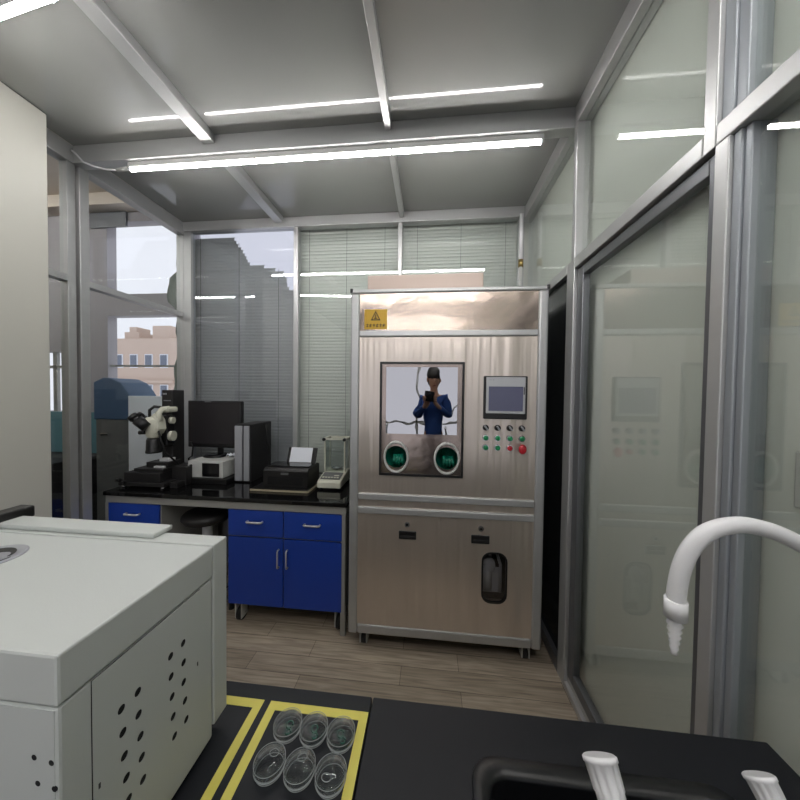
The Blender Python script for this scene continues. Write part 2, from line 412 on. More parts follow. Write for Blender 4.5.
# ------------------------------------------------------------------ LED tubes
LED = emis('led white', (1.0, .97, .95), LED_POWER)
def led(y, x0, x1, label, cord):
    r = empty('led_tube_light', ((x0+x1)/2, y, 3.16), label, 'ceiling light', 'led tube lights under the ceiling beams')
    n = 3; L = (x1-x0)/n
    for i in range(n):
        a, c = x0+i*L+.006, x0+(i+1)*L-.006
        b = MB(); b.tube([(a, y, 3.182), (c, y, 3.182)], .0115, 14); part('tube', b, LED, r)
    part('housing', MB().box(x0-.01, x1+.01, y-.0135, y+.0135, 3.1915, 3.225, .002), LIGHTG, r)
    for i in range(n+1): part('tube_cap', MB().box(x0+i*L-.006, x0+i*L+.006, y-.0128, y+.0128, 3.1695, 3.192, .003), PPW, r)
    if cord:
        part('plug', MB().cyl((x0-.10, y, 3.185), (x0-.012, y, 3.19), .011, .014), LIGHTG, r)
        part('cord', MB().tube([(x0-.10, y, 3.185), (x0-.17, y-.01, 3.186), (x0-.25, y-.03, 3.20), (x0-.31, y-.04, 3.225), (x0-.36, y-.042, 3.28), (-2.415, y-.045, 3.30)], .006, 8), PPW, r)
    return r
led(1.865, -2.03, .63, 'long white led tube light under the ceiling beam, cord at its left end', True)
lt = led(1.06, -2.05, -1.15, 'white led tube light in the top left corner of the photo', False)
part('hanger', MB().cyl((-2.0, 1.06, 3.22), (-2.0, 1.06, 3.34), .006), ALU_D, lt)
lt.rotation_euler.z = -.115; lt.location.y = 1.045; lt.location.z -= .004
led(-.6, -1.2, .76, 'added fill led tube light behind the camera, out of view', False)  # from here down: fill lamps added out of view
led(-.15, -.9, .76, 'added fill led tube light straight above the camera, out of view', False)
led(.35, -.2, .77, 'added fill led tube light above the sink and taps, out of view', False)
led(-2.85, -1.2, .76, 'added fill led tube light near the rear window, out of view', False)

# ------------------------------------------------------------------ stainless glovebox cabinet
Y = 1.90
gb = empty('glovebox_cabinet', (.09, 2.28, 0), 'tall stainless steel glovebox cabinet on casters with touchscreen and two glove ports', 'glovebox')
XL, XR = -.515, .708
for x0, x1 in ((XL, XL+.058), (XR-.058, XR)):
    for y0, y1 in ((Y, Y+.06), (2.58, 2.64)): part('post', MB().box(x0, x1, y0, y1, .115, 2.335, .012, 3), ALU, gb)
part('top_rail', MB().box(XL, XR, Y, Y+.06, 2.335, 2.362, .008).box(XL, XL+.06, Y+.06, 2.64, 2.335, 2.362).box(XR-.06, XR, Y+.06, 2.64, 2.335, 2.362), ALU, gb)
for x in (XL-.004, XR-.014): part('corner_cap', MB().box(x, x+.018, Y-.004, Y+.03, 2.340, 2.366, .004), BLACK, gb)
part('bottom_rail', MB().box(XL+.059, XR-.059, Y+.001, Y+.06, .118, .178, .01).box(XL, XL+.06, Y+.06, 2.64, .118, .178).box(XR-.06, XR, Y+.06, 2.64, .118, .178), ALU, gb)
for z0, z1 in ((2.058, 2.097), (1.005, 1.050), (.915, .960)):
    b = MB().box(XL+.058, XR-.058, Y-.004, Y+.04, z0, z1, .008, 3); part('cross_rail', b, ALU, gb)
a, c = XL+.056, XR-.056
part('header_panel', MB().box(a, c, Y+.012, Y+.02, 2.095, 2.337), STEEL_W, gb)
fp = part('front_panel', MB().box(a, c, Y+.012, Y+.02, 1.048, 2.06), STEEL, gb)
cut(fp, MB().box(-.318, .212, Y-.1, Y+.1, 1.172, 1.897))
part('middle_panel', MB().box(a, c, Y+.012, Y+.02, .958, 1.007), STEEL, gb)
for x in (XL+.01, XR-.018): part('side_panel', MB().box(x, x+.008, Y+.05, 2.60, .17, 2.34), BLACK_M, gb)
part('back_panel', MB().box(XL+.05, XR-.05, 2.61, 2.62, .17, 2.34), STEEL, gb)
part('roof_panel', MB().box(XL+.05, XR-.05, Y+.05, 2.62, 2.345, 2.352), STEEL, gb)
part('floor_panel', MB().box(XL+.05, XR-.05, Y+.03, 2.62, .15, .16), STEEL, gb)
part('roof_box', MB().box(-.46, .36, 2.15, 2.5, 2.35, 2.545, .006), PINK, gb, 'beige cover box on the roof')
# lower doors
mx = .095
for k, (x0, x1) in enumerate(((a, mx-.0003), (mx+.0003, c))):
    d = part('lower_door', MB().box(x0, x1, Y+.010, Y+.02, .178, .915), STEEL, gb)
    if k == 1:
        cut(d, MB().prism(rrect(.419, .546, .150, .318, .055), 'y', Y-.1, Y+.1))
        ov = MB().prism(rrect(.419, .546, .158, .326, .058), 'y', Y+.006, Y+.020)
        fr = part('inspection_window', ov, BLACK, d, 'black rounded window frame')
        cut(fr, MB().prism(rrect(.419, .546, .138, .306, .050), 'y', Y-.1, Y+.1))
        part('pane', MB().prism(rrect(.419, .546, .146, .314, .053), 'y', Y+.0135, Y+.0155), glass('smoked glass', (.8, .8, .82), .08, 4.), fr)
    lx, sx = ((-.133, -.130) if k == 0 else (.331, .329))
    lk = part('lock', MB().cyl((lx, Y+.012, .857), (lx, Y-.002, .857), .016, n=20), CHROME, d)
    part('keyhole', MB().cyl((lx, Y, .857), (lx, Y-.0035, .857), .008, n=14), BLACK, lk)
    h = part('recessed_handle', MB().box(sx-.056, sx+.056, Y+.002, Y+.012, .760, .813, .004), BLACK, d)
    part('finger_flap', MB().box(sx-.046, sx+.046, Y-.001, Y+.006, .768, .786, .003), BLACK_M, h)
# things seen inside the inspection window
part('inner_valve', MB().cyl((.385, Y+.06, .45), (.385, Y+.06, .62), .03).ell((.395, Y+.06, .60), .04, .035, .05).tube([(.40, Y+.05, .66), (.40, Y+.06, .69), (.44, Y+.07, .69), (.47, Y+.07, .60), (.47, Y+.07, .42)], .01, 10).box(.36, .48, Y+.09, Y+.12, .40, .56, .01), LIGHTG, gb)
part('inner_back', MB().box(.30, .54, Y+.18, Y+.185, .30, .80), BLACK_M, gb)
# work window
wf = MB().box(-.320, .214, Y-.004, Y+.02, 1.170, 1.899, .004)
wfo = part('window_gasket', wf, BLACK, gb)
cut(wfo, MB().box(-.305, .199, Y-.1, Y+.1, 1.187, 1.884))
wp = part('window_plate', MB().box(-.307, .201, Y+.002, Y+.012, 1.185, 1.886), STEEL_W, gb)
cut(wp, MB().box(-.279, .172, Y-.1, Y+.1, 1.440, 1.866))
for px in (-.209, .111):
    cut(wp, MB().cyl((px, Y-.1, 1.292), (px, Y+.1, 1.292), .071, n=32))
part('window_pane', MB().box(-.280, .173, Y+.0035, Y+.0065, 1.439, 1.867), GLASS_MIRROR, gb, 'dark mirror-like window pane')
part('glove_chamber', MB().box(-.30, .19, Y+.40, Y+.41, 1.19, 1.88).box(-.31, -.30, Y+.02, Y+.4, 1.19, 1.88).box(.19, .20, Y+.02, Y+.4, 1.19, 1.88).box(-.3, .19, Y+.02, Y+.4, 1.18, 1.19).box(-.3, .19, Y+.02, Y+.4, 1.88, 1.89), STEEL, gb)
for px in (-.209, .111):
    pr_ = [(.068, 0), (.068, -.014), (.074, -.018), (.080, -.014), (.082, 0)]
    b = MB(); rings = [b.ring((px, Y+.004+h, 1.292), r, (0, 1, 0), 40, ry=r*1.28) for r, h in pr_]
    for A, B in zip(rings, rings[1:]): b.bridge(A, B)
    b.bridge(rings[-1], rings[0])
    gp = part('glove_port', b, LIGHTG, gb, 'white ring')
    b = MB(); sq = 1.28
    prof = [(.070, -.004), (.066, .02), (.058, .06), (.054, .10), (.058, .13), (.040, .16), (.005, .17)]
    rings = [b.ring((px+.02*h*6, Y+.004+h, 1.292-.1*h), r, (0, 1, 0), 32, ry=r*(1.28-1.0*h)) for r, h in prof]
    for A, B in zip(rings, rings[1:]): b.bridge(A, B)
    b.bm.faces.new(rings[-1])
    part('glove', b, GLOVE, gp, 'green rubber glove')
    b = MB()
    for k in range(4): b.tube([(px+.01+(k-1.5)*.014, Y+.03, 1.30), (px+.012+(k-1.5)*.018, Y+.012, 1.275-.004*k), (px+.012+(k-1.5)*.02, Y+.02, 1.235+.005*abs(k-1.5))], [.011, .011, .007], 10)
    part('glove_fingers', b, GLOVE, gp)
# touchscreen
ts = part('touchscreen', MB().box(.331, .593, Y-.004, Y+.014, 1.547, 1.813, .006), BLACK, gb)
bz = part('bezel', MB().box(.345, .579, Y-.010, Y-.002, 1.582, 1.806, .004), BEZEL, ts, 'pale grey bezel')
part('screen', MB().box(.360, .564, Y-.0115, Y-.009, 1.598, 1.748, .001), SCREEN, bz, 'blank lilac grey screen')
part('side_slot', MB().box(.567, .573, Y-.0115, Y-.009, 1.70, 1.745), BLACK, bz)
b = MB()
for k, wd in enumerate((.007, .005, .008)): b.box(.362+k*.011, .362+k*.011+wd, Y-.0112, Y-.009, 1.785, 1.793)
part('maker_mark', b, SILVER, bz)
# buttons
cols = (.349, .421, .494, .566)
for j, x in enumerate(cols):
    k = part('selector_switch', MB().cyl((x, Y+.012, 1.492), (x, Y-.006, 1.492), .019, .017, 20), BLACK, gb, 'black rotary selector')
    part('knob', MB().xf(Matrix()).box(-.005, .005, -.02, 0, -.016, .016, .003).xf(Matrix.Translation((x, Y-.004, 1.492)) @ Matrix.Rotation(-.6, 4, 'Y')), SILVER, k)
for i, z in enumerate((1.429, 1.369)):
    for j, x in enumerate(cols):
        if i == 1 and j == 3: continue
        red = (i == 1 and j == 2)
        k = part('push_button', MB().cyl((x, Y+.012, z), (x, Y-.004, z), .020, .019, 22), CHROME, gb, 'red push button' if red else 'green push button')
        part('button_cap', MB().lathe([(.0155, 0), (.0155, .007), (.012, .010), (.001, .011)], (x, Y-.003, z), (0, -1, 0), 20), RED if red else GREEN, k)
es = part('emergency_stop', MB().cyl((.566, Y+.012, 1.367), (.566, Y-.014, 1.367), .012, n=20), RED, gb, 'large red mushroom emergency stop button')
part('mushroom_head', MB().lathe([(.014, 0), (.022, .004), (.0235, .010), (.021, .016), (.013, .019), (.001, .020)], (0, 0, 0), (0, -1, 0), 28).xf(Matrix.Translation((.566, Y-.010, 1.367)) @ Matrix.Diagonal((1, 1, 1.28, 1))), RED, es)
# warning sign
sg = part('warning_sign', MB().box(-.426, -.280, Y+.009, Y+.0125, 2.108, 2.234), SIGNY, gb, 'yellow warning sign with black triangle')
cx, cz = -.353, 2.185
def tri(s): return [(cx-s*.75, cz-s*.5), (cx+s*.75, cz-s*.5), (cx, cz+s*.95)]
part('warning_triangle', MB().prism(tri(.042), 'y', Y+.0078, Y+.009), INK, sg)
part('triangle_field', MB().prism(tri(.029), 'y', Y+.0068, Y+.0079), SIGNY, sg)
part('hand_symbol', MB().box(cx-.003, cx+.003, Y+.0060, Y+.0069, cz-.004, cz+.016).box(cx-.011, cx+.011, Y+.006, Y+.0069, cz-.011, cz-.005), INK, sg)
b = MB()
for k in range(6):
    x = -.414+k*.0215; z0 = 2.121
    b.box(x, x+.016, Y+.0078, Y+.009, z0+.014, z0+.017).box(x+.006, x+.009, Y+.0078, Y+.009, z0, z0+.022).box(x+.001, x+.015, Y+.0078, Y+.009, z0+.004+(k % 3)*.002, z0+.007+(k % 3)*.002)
    if k % 2: b.box(x, x+.003, Y+.0078, Y+.009, z0, z0+.017)
part('sign_lettering', b, INK, sg)
def caster(x, y, h, r, parent, root=None):
    k = part('caster', MB().box(x-.028, x+.028, y-.03, y+.03, h-.012, h+.002, .003).cyl((x, y, h-.03), (x, y, h-.01), .016)
             .box(x-.026, x-.018, y-.046, y+.03, r*.55, h-.01, .003).box(x+.018, x+.026, y-.046, y+.03, r*.55, h-.01, .003), LIGHTG, parent)
    part('wheel', MB().cyl((x-.016, y, r), (x+.016, y, r), r, n=24).cyl((x-.026, y, r), (x+.026, y, r), .008, n=10), RUBBER, k)
for x in (-.42, .63):
    for y in (1.985, 2.55): caster(x, y, .118, .043, gb)

# ------------------------------------------------------------------ rear bench with blue cabinets
bt = .942
bench = empty('lab_bench', (-1.48, 2.35, 0), 'black topped side bench with grey steel frame below the blinds', 'bench')
part('worktop', MB().box(-2.41, -.552, 1.985, 2.735, .912, bt, .004), GRANITE, bench, 'polished black worktop')
part('apron', MB().box(-2.405, -.562, 2.0, 2.025, .857, .912, .003), STEELF, bench)
b = MB()
for x in (-2.40, -.60):
    for y in (2.005, 2.69): part('leg', MB().box(x, x+.035, y, y+.035, .0, .857, .003), STEELF, bench)
part('modesty_panel', MB().box(-2.36, -.60, 2.70, 2.71, .1, .857), STEELF, bench)
part('end_panel', MB().box(-2.41, -2.386, 2.002, 2.70, .05, .857), STEELF, bench)
def front(name, x0, x1, z0, z1, parent, vert=None):
    d = part(name, MB().box(x0+.004, x1-.004, 2.0, 2.018, z0+.004, z1-.004, .002), BLUE, parent)
    h = MB()
    if vert is None:
        xm = (x0+x1)/2; zm = (z0+z1)/2+.015; L = .055
        h.tube([(xm-L, 2.001, zm), (xm-L, 1.982, zm), (xm-L+.008, 1.976, zm), (xm+L-.008, 1.976, zm), (xm+L, 1.982, zm), (xm+L, 2.001, zm)], .0075, 8)
    else:
        za, zb = z1-.20, z1-.075
        h.tube([(vert, 2.001, za), (vert, 1.982, za), (vert, 1.976, za+.008), (vert, 1.976, zb-.008), (vert, 1.982, zb), (vert, 2.001, zb)], .0055, 8)
    part('handle', h, SATIN, d)
mc = empty('mobile_cabinet', (-1.0, 2.3, 0), 'blue two door two drawer cabinet on casters below the printer', 'cabinet')
part('body', MB().box(-1.432, -.580, 2.018, 2.62, .16, .852, .003).box(-.588, -.568, 2.0, 2.62, .16, .852), STEELF, mc)
front('drawer', -1.430, -1.013, .664, .856, mc); front('drawer', -1.013, -.588, .664, .856, mc)
front('door', -1.430, -1.013, .165, .660, mc, -1.045); front('door', -1.013, -.588, .165, .660, mc, -.981)
for x in (-1.375, -.625):
    for y in (2.085, 2.55): caster(x, y, .16, .052, mc)
dc = empty('drawer_cabinet', (-2.175, 2.3, .2), 'blue drawer unit at the left end of the black side bench', 'cabinet')
part('body', MB().box(-2.386, -1.966, 2.018, 2.62, .16, .855, .003), STEELF, dc)
front('drawer', -2.386, -1.968, .675, .857, dc); front('drawer', -2.386, -1.968, .42, .672, dc); front('drawer', -2.386, -1.968, .165, .417, dc)
for x in (-2.33, -2.02):
    for y in (2.085, 2.55): caster(x, y, .16, .052, dc)
st = empty('lab_stool', (-1.72, 2.17, 0), 'round black lab stool tucked under the side bench kneehole', 'stool')
part('seat', MB().lathe([(.02, .0), (.155, .005), (.172, .03), (.172, .05), (.155, .068), (.02, .072)], (-1.72, 2.17, .69), n=36), BLACK_M, st, 'black padded seat')
part('column', MB().cyl((-1.72, 2.17, .35), (-1.72, 2.17, .69), .035).cyl((-1.72, 2.17, .08), (-1.72, 2.17, .36), .05), PPW, st, 'white column')
for k in range(5):
    an = 2*PI*k/5; dx, dy = math.cos(an), math.sin(an)
    lg = part('leg', MB().tube([(-1.72+.03*dx, 2.17+.03*dy, .11), (-1.72+.21*dx, 2.17+.21*dy, .055)], [.022, .015], 10), CHROME, st)
    part('glide', MB().cyl((-1.72+.20*dx, 2.17+.20*dy, 0), (-1.72+.20*dx, 2.17+.20*dy, .05), .02, .015), RUBBER, lg)

# microscope
ms = empty('measuring_microscope', (-2.17, 2.26, bt), 'black measuring microscope with white optical head at the bench left end', 'microscope')
b = MB().box(-2.385, -2.0, 2.075, 2.42, .958, .988, .004)
part('base', b.box(-2.36, -2.056, 2.095, 2.42, .990, 1.058, .005), BLACK_M, ms)
for x in (-2.36, -2.03):
    for y in (2.10, 2.39): part('foot', MB().cyl((x, y, bt), (x, y, .958), .016), CHROME, ms)
part('micrometer_knob', MB().cyl((-2.37, 2.08, 1.0), (-2.405, 2.08, 1.0), .013).cyl((-2.33, 2.07, .985), (-2.33, 2.045, .985), .014), BLACK, ms)
part('rear_block', MB().box(-2.052, -1.987, 2.262, 2.46, bt, 1.085, .004).box(-2.052, -1.925, 2.2, 2.262, bt, 1.085, .004).box(-1.998, -1.93, 2.12, 2.2, bt, .985, .004), BLACK_M, ms)
part('stage', MB().box(-2.30, -2.05, 2.12, 2.36, 1.060, 1.085, .003).box(-2.245, -2.06, 2.17, 2.32, 1.085, 1.125, .004), BLACK_M, ms)
part('specimen', MB().box(-2.16, -2.075, 2.15, 2.2, 1.086, 1.10, .002).box(-2.16, -2.08, 2.2, 2.27, 1.125, 1.15, .003), PPW, ms, 'white specimen block')
cm = part('column', MB().box(-2.185, -2.088, 2.25, 2.37, 1.06, 1.702, .006), BLACK_M, ms)
b = MB()
for k in range(3): b.box(-2.172+.012*k, -2.164+.012*k, 2.2485, 2.2505, 1.663, 1.677)
for k in range(6): b.box(-2.165+.011*k, -2.158+.011*k, 2.2485, 2.2505, 1.612, 1.619)
part('column_marking', b, SILVER, cm)
part('focus_arm', MB().box(-2.12, -2.06, 2.17, 2.249, 1.26, 1.50, .01), BLACK, ms)
hd = part('optical_head', MB().lathe([(.03, 0), (.048, .02), (.052, .07), (.062, .10), (.062, .14), (.045, .165), (.01, .17)], (-2.125, 2.12, 1.325), n=28)
          .prism([(-2.17, 1.40), (-2.08, 1.36), (-2.055, 1.40), (-2.065, 1.47), (-2.10, 1.52), (-2.15, 1.475)], 'y', 2.085, 2.165, .012).tube([(-2.075, 2.12, 1.46), (-2.085, 2.12, 1.52), (-2.075, 2.14, 1.55), (-2.05, 2.18, 1.555)], .022, 14).box(-2.10, -2.035, 2.15, 2.249, 1.525, 1.568, .012), IVORY, ms, 'pale grey optical head')
part('camera_adapter', MB().tube([(-2.15, 2.11, 1.49), (-2.15, 2.11, 1.545), (-2.12, 2.12, 1.572), (-2.08, 2.14, 1.566)], .011, 12), BLACK, hd)
d = Vector((-.62, -.25, .62)).normalized(); sd = Vector((.35, -.9, 0)).normalized()*.032
for s in (-1, 1):
    p = Vector((-2.13, 2.09, 1.415))+sd*s
    part('eyepiece', MB().cyl(p, p+d*.085, .038).cyl(p+d*.08, p+d*.11, .031).cyl(p+d*.105, p+d*.135, .036, .033), BLACK, hd, 'black eyepiece')
part('head_clamp', MB().cyl((-2.17, 2.10, 1.375), (-2.225, 2.10, 1.37), .016), BLACK, hd)
part('objective', MB().lathe([(.052, 0), (.055, .01), (.050, .022), (.048, .10), (.040, .115)], (-2.125, 2.12, 1.215), n=26), BLACK, ms)
for z, r in ((1.335, .040), (1.46, .026)):
    part('focus_knob', MB().cyl((-2.06, 2.20, z), (-2.035, 2.205, z), r, n=24), IVORY, ms, 'ivory focus knob')
part('light_cable', MB().tube([(-2.08, 2.10, 1.43), (-2.05, 2.10, 1.33), (-2.02, 2.11, 1.22), (-1.99, 2.20, 1.11)], .007, 8), CABLE, ms)

# controller box, monitor, tower
cb = empty('controller_box', (-1.82, 2.4, bt), 'pale grey controller box with dark display under the monitor', 'instrument')
part('case', MB().box(-1.975, -1.665, 2.27, 2.56, .987, 1.124, .006), LIGHTG, cb)
part('display', MB().box(-1.842, -1.695, 2.262, 2.272, .998, 1.108, .003), BLACK_G, cb, 'glossy dark display')
part('power_knob', MB().cyl((-1.94, 2.27, 1.085), (-1.94, 2.258, 1.085), .009), BLACK, cb)
part('plinth', MB().box(-1.95, -1.62, 2.25, 2.58, bt, .985, .004), BLACK, cb)
mo = empty('computer_monitor', (-1.88, 2.5, 1.124), 'black flat monitor standing on the pale controller box', 'monitor')
part('stand_base', MB().lathe([(.10, 0), (.105, .008), (.09, .016), (.02, .02)], (-1.87, 2.47, 1.124), n=32), BLACK_G, mo)
part('stand_neck', MB().box(-1.90, -1.85, 2.518, 2.54, 1.135, 1.30, .006), BLACK, mo)
pn = part('panel', MB().box(-2.144, -1.640, 2.470, 2.515, 1.196, 1.611, .008), BLACK, mo)
part('screen', MB().box(-2.128, -1.656, 2.467, 2.471, 1.227, 1.596, .001), mat('switched off screen', (46, 44, 46), .22), pn)
b = MB()
for k in range(4): b.box(-1.98+.016*k, -1.97+.016*k, 2.468, 2.47, 1.600, 1.606)
part('webcam_strip', b, SILVER, pn)
pc = empty('computer_tower', (-1.535, 2.5, bt), 'black computer tower with two silver front strips beside the printer', 'computer')
part('case', MB().box(-1.607, -1.468, 2.345, 2.66, bt, 1.424, .004), BLACK_M, pc)
part('front_strip', MB().box(-1.606, -1.541, 2.33, 2.345, .955, 1.412, .004), SILVER, pc, 'silver front strip')
part('front_strip', MB().box(-1.527, -1.480, 2.33, 2.345, .955, 1.412, .004), SILVER, pc, 'silver front strip')
tag(solo('cable', MB().tube([(-1.455, 2.55, 1.40), (-1.44, 2.54, 1.34), (-1.45, 2.54, 1.27), (-1.43, 2.55, 1.20), (-1.435, 2.56, 1.08), (-1.42, 2.56, .952)], .007, 8), CABLE), 'black cable hanging down behind the computer tower', 'cable')
tag(solo('cable', MB().tube([(-2.10, 2.445, 1.25), (-2.075, 2.445, 1.20), (-2.085, 2.447, 1.12), (-2.12, 2.45, 1.10), (-2.11, 2.455, 1.0), (-2.10, 2.48, .952)], .007, 8), CABLE), 'black looped cable behind the microscope column', 'cable')
b = MB()
def crumple(b, cx, cy, z, sx, sy, n=7):
    g = [[b.bm.verts.new((cx+(i/(n-1)-.5)*sx, cy+(j/(n-1)-.5)*sy, z+.02*abs(math.sin(i*1.3+j*.8))+random.uniform(0, .014))) for j in range(n)] for i in range(n)]
    for i in range(n-1):
        for j in range(n-1): b.bm.faces.new((g[i][j], g[i+1][j], g[i+1][j+1], g[i][j+1]))
crumple(b, -1.70, 2.455, 1.125, .10, .06)
solo('crumpled_paper', b, PAPER, 'crumpled white paper on the controller box beside the monitor stand', 'paper')

# printer on its board
pb = solo('printer_board', MB().box(-1.352, -.897, 2.145, 2.62, bt, .958, .003), BLACK, 'flat dark board under the printer', 'board')
part('edging', MB().box(-1.352, -.897, 2.140, 2.146, bt+.002, .958).box(-.898, -.892, 2.145, 2.5, bt+.002, .958), BEIGE_L, pb, 'beige edging')
pr = empty('printer', (-1.09, 2.4, .958), 'black inkjet printer with white paper in its rear feed', 'printer')
part('body', MB().prism([(2.19, .958), (2.43, .958), (2.43, 1.105), (2.40, 1.115), (2.215, 1.110), (2.19, 1.088)], 'x', -1.275, -.915, .006), BLACK, pr)
part('lid', MB().box(-1.268, -.922, 2.23, 2.355, 1.112, 1.121, .004), BLACK_G, pr)
part('output_slot', MB().box(-1.235, -.955, 2.186, 2.192, .985, 1.045), HOLE, pr)
part('brand_plate', MB().box(-1.13, -1.07, 2.186, 2.192, 1.062, 1.078), ALU_D, pr)
M_ = Matrix.Translation((-1.055, 2.375, 1.108)) @ Matrix.Rotation(math.radians(-22), 4, 'X')
part('paper_support', MB().box(-.125, .125, 0, .012, 0, .135, .006).xf(M_), BLACK, pr)
part('paper', MB().box(-.098, .088, -.006, -.002, .01, .132).xf(M_), PAPER, pr, 'white paper sheets')
# balance
ab = empty('analytical_balance', (-.77, 2.36, bt), 'ivory analytical balance with glass draft shield beside the steel cabinet', 'balance')
part('base', MB().prism([(2.235, .96), (2.52, .96), (2.52, 1.055), (2.40, 1.05), (2.25, 1.015), (2.235, 1.0)], 'x', -.862, -.672, .008), IVORY, ab)
for x in (-.84, -.695):
    for y in (2.27, 2.49): part('foot', MB().cyl((x, y, bt), (x, y, .962), .014), BLACK, ab)
Mk = Matrix.Translation((-.767, 2.315, 1.036)) @ Matrix.Rotation(math.radians(13.1), 4, 'X')
kp = part('keypad', MB().box(-.078, .078, -.055, .05, -.004, .003, .002).xf(Mk), GCAB, ab)
b = MB()
for k in range(6): b.box(-.066+.023*k, -.050+.023*k, -.045, -.03, .003, .006, .001)
part('keys', b.box(.02, .06, -.012, .0, .003, .005, .001).xf(Mk), IVORY, kp)
for x in (-.852, -.686):
    for y in (2.385, 2.515): part('shield_post', MB().box(x-.006, x+.006, y-.006, y+.006, 1.045, 1.315, .002), IVORY, ab)
part('shield_top', MB().box(-.868, -.842, 2.375, 2.525, 1.305, 1.325, .003).box(-.696, -.668, 2.375, 2.525, 1.305, 1.325, .003).box(-.842, -.696, 2.50, 2.525, 1.305, 1.325, .003).box(-.842, -.696, 2.375, 2.388, 1.31, 1.322, .003), IVORY, ab)
part('draft_shield', MB().box(-.846, -.692, 2.384, 2.387, 1.05, 1.31).box(-.853, -.851, 2.391, 2.509, 1.05, 1.31).box(-.687, -.685, 2.391, 2.509, 1.05, 1.31), SHIELD, ab, 'clear glass panes')
part('weighing_pan', MB().lathe([(.01, 0), (.012, .012), (.045, .016), (.047, .02), (.01, .021)], (-.77, 2.45, 1.052), n=28), CHROME, ab)
for x in (-.855, -.684): part('side_knob', MB().cyl((x, 2.375, 1.315), (x, 2.36, 1.315), .013), BLACK, ab)

# hanging pipe
pp = empty('hanging_pipe', (.762, 2.6, 2.36), 'thin white vertical pipe with brass fitting behind the steel cabinet top', 'pipe')
part('upper_tube', MB().cyl((.762, 2.70, 2.85), (.762, 2.70, 3.25), .016), PPW, pp)
part('fitting', MB().cyl((.762, 2.70, 2.80), (.762, 2.70, 2.86), .022, n=8), BRASS, pp, 'brass fitting')
part('lower_tube', MB().cyl((.762, 2.70, .08), (.762, 2.70, 2.80), .012), LIGHTG, pp)

# ------------------------------------------------------------------ front bench
Z = .90
fb = empty('front_bench', (-.3, .3, 0), 'wide black lab bench in the foreground', 'bench')
part('worktop', MB().box(-1.6, -.1395, -.05, .762, .87, Z, .003), EPOXY, fb, 'left black worktop')
wt = part('worktop', MB().box(-.1365, .792, -.05, .762, .87, Z, .003), EPOXY2, fb, 'right black sink worktop')
SX0, SX1, SY0, SY1 = .105, .62, .12, .655
cut(wt, MB().prism(rrect((SX0+SX1)/2, (SY0+SY1)/2, SX1-SX0, SY1-SY0, .05), 'z', .8, 1.0))
part('cabinet_carcass', MB().box(-1.55, .77, -.02, .72, .08, .56).box(-1.55, .05, -.02, .72, .56, .87).box(.68, .77, -.02, .72, .56, .87).box(.05, .68, .68, .72, .56, .87), STEELF, fb)
part('plinth', MB().box(-1.5, .74, .03, .68, 0, .08), BLACK, fb)
sk = empty('sink', (.36, .39, .60), 'black moulded sink set into the front worktop below the taps', 'sink')
def rr3(mb, w_, h, r, z): return [mb.bm.verts.new((x, y, z)) for x, y in rrect((SX0+SX1)/2, (SY0+SY1)/2, w_, h, r, 6)]
W0, H0 = SX1-SX0, SY1-SY0
b = MB(); rg = [rr3(b, W0-.002, H0-.002, .05, Z-.03), rr3(b, W0+.016, H0+.016, .056, Z+.001), rr3(b, W0+.012, H0+.012, .054, Z+.004), rr3(b, W0-.045, H0-.045, .045, Z+.003), rr3(b, W0-.055, H0-.055, .04, Z-.006), rr3(b, W0-.07, H0-.07, .035, .66), rr3(b, W0-.16, H0-.16, .03, .62)]
for A, B in zip(rg, rg[1:]): b.bridge(A, B)
b.bm.faces.new(rg[-1]); part('basin', b, SINKM, sk)
part('drain', MB().cyl((.36, .39, .620), (.36, .39, .626), .03, n=24), CHROME, sk)

# tape rectangles
def tape(x0, x1, y0, y1, label):
    t = .0205; z0, z1 = Z, Z+.0009
    solo('marking_tape', MB().box(x0, x0+t, y0, y1, z0, z1).box(x1-t, x1, y0, y1, z0, z1).box(x0+t, x1-t, y1-t, y1, z0, z1).box(x0+t, x1-t, y0, y0+t, z0, z1), TAPE, label, 'tape', 'yellow tape rectangles on the front bench')
tape(-.396, -.141, .30, .722, 'yellow tape rectangle around the six glass dishes')
tape(-.68, -.414, .30, .722, 'yellow tape rectangle partly under the white machine')

# petri dishes
def dish():
    r = empty('petri_dish', (0, 0, Z), 'x', 'dish', 'glass petri dishes in the yellow tape frame')
    def cupp(r0, h, t, z, flip):
        P = [(.001, 0), (r0-.002, 0), (r0, .002), (r0, h), (r0-t, h), (r0-t, t+.001), (.001, t)]
        if flip: P = [(a, h-b_) for a, b_ in P]
        return MB().lathe([(a, b_+z) for a, b_ in P], (0, 0, Z), n=40)
    part('bottom_dish', cupp(.0285, .015, .0016, .0012, False), DISHG, r)
    part('lid', cupp(.0315, .013, .0016, .0085, True), DISHG, r)
    b = MB()
    for rr, zz in ((.0315, .0215), (.0315, .0086), (.0285, .0014)):
        b.tube([(rr*math.cos(2*PI*k/40), rr*math.sin(2*PI*k/40), Z+zz) for k in range(41)], .0006, 5, False)
    part('ground_rim', b, mat('ground glass edge', (150, 156, 156), .25) if 'ground glass edge' not in bpy.data.materials else bpy.data.materials['ground glass edge'], r)
    return r
proto = dish()
spots = [(-.322, .662, 'rear left of the six, green ink mark'), (-.258, .660, 'rear middle of the six, green ink mark and bright glint'), (-.192, .657, 'rear right of the six, green ink mark'),
         (-.326, .588, 'front left of the six, beside the white machine'), (-.259, .586, 'front middle of the six, no ink mark'), (-.191, .583, 'front right of the six, nearest the sink worktop')]
dishes = [proto]+[copy_tree(proto) for _ in spots[1:]]
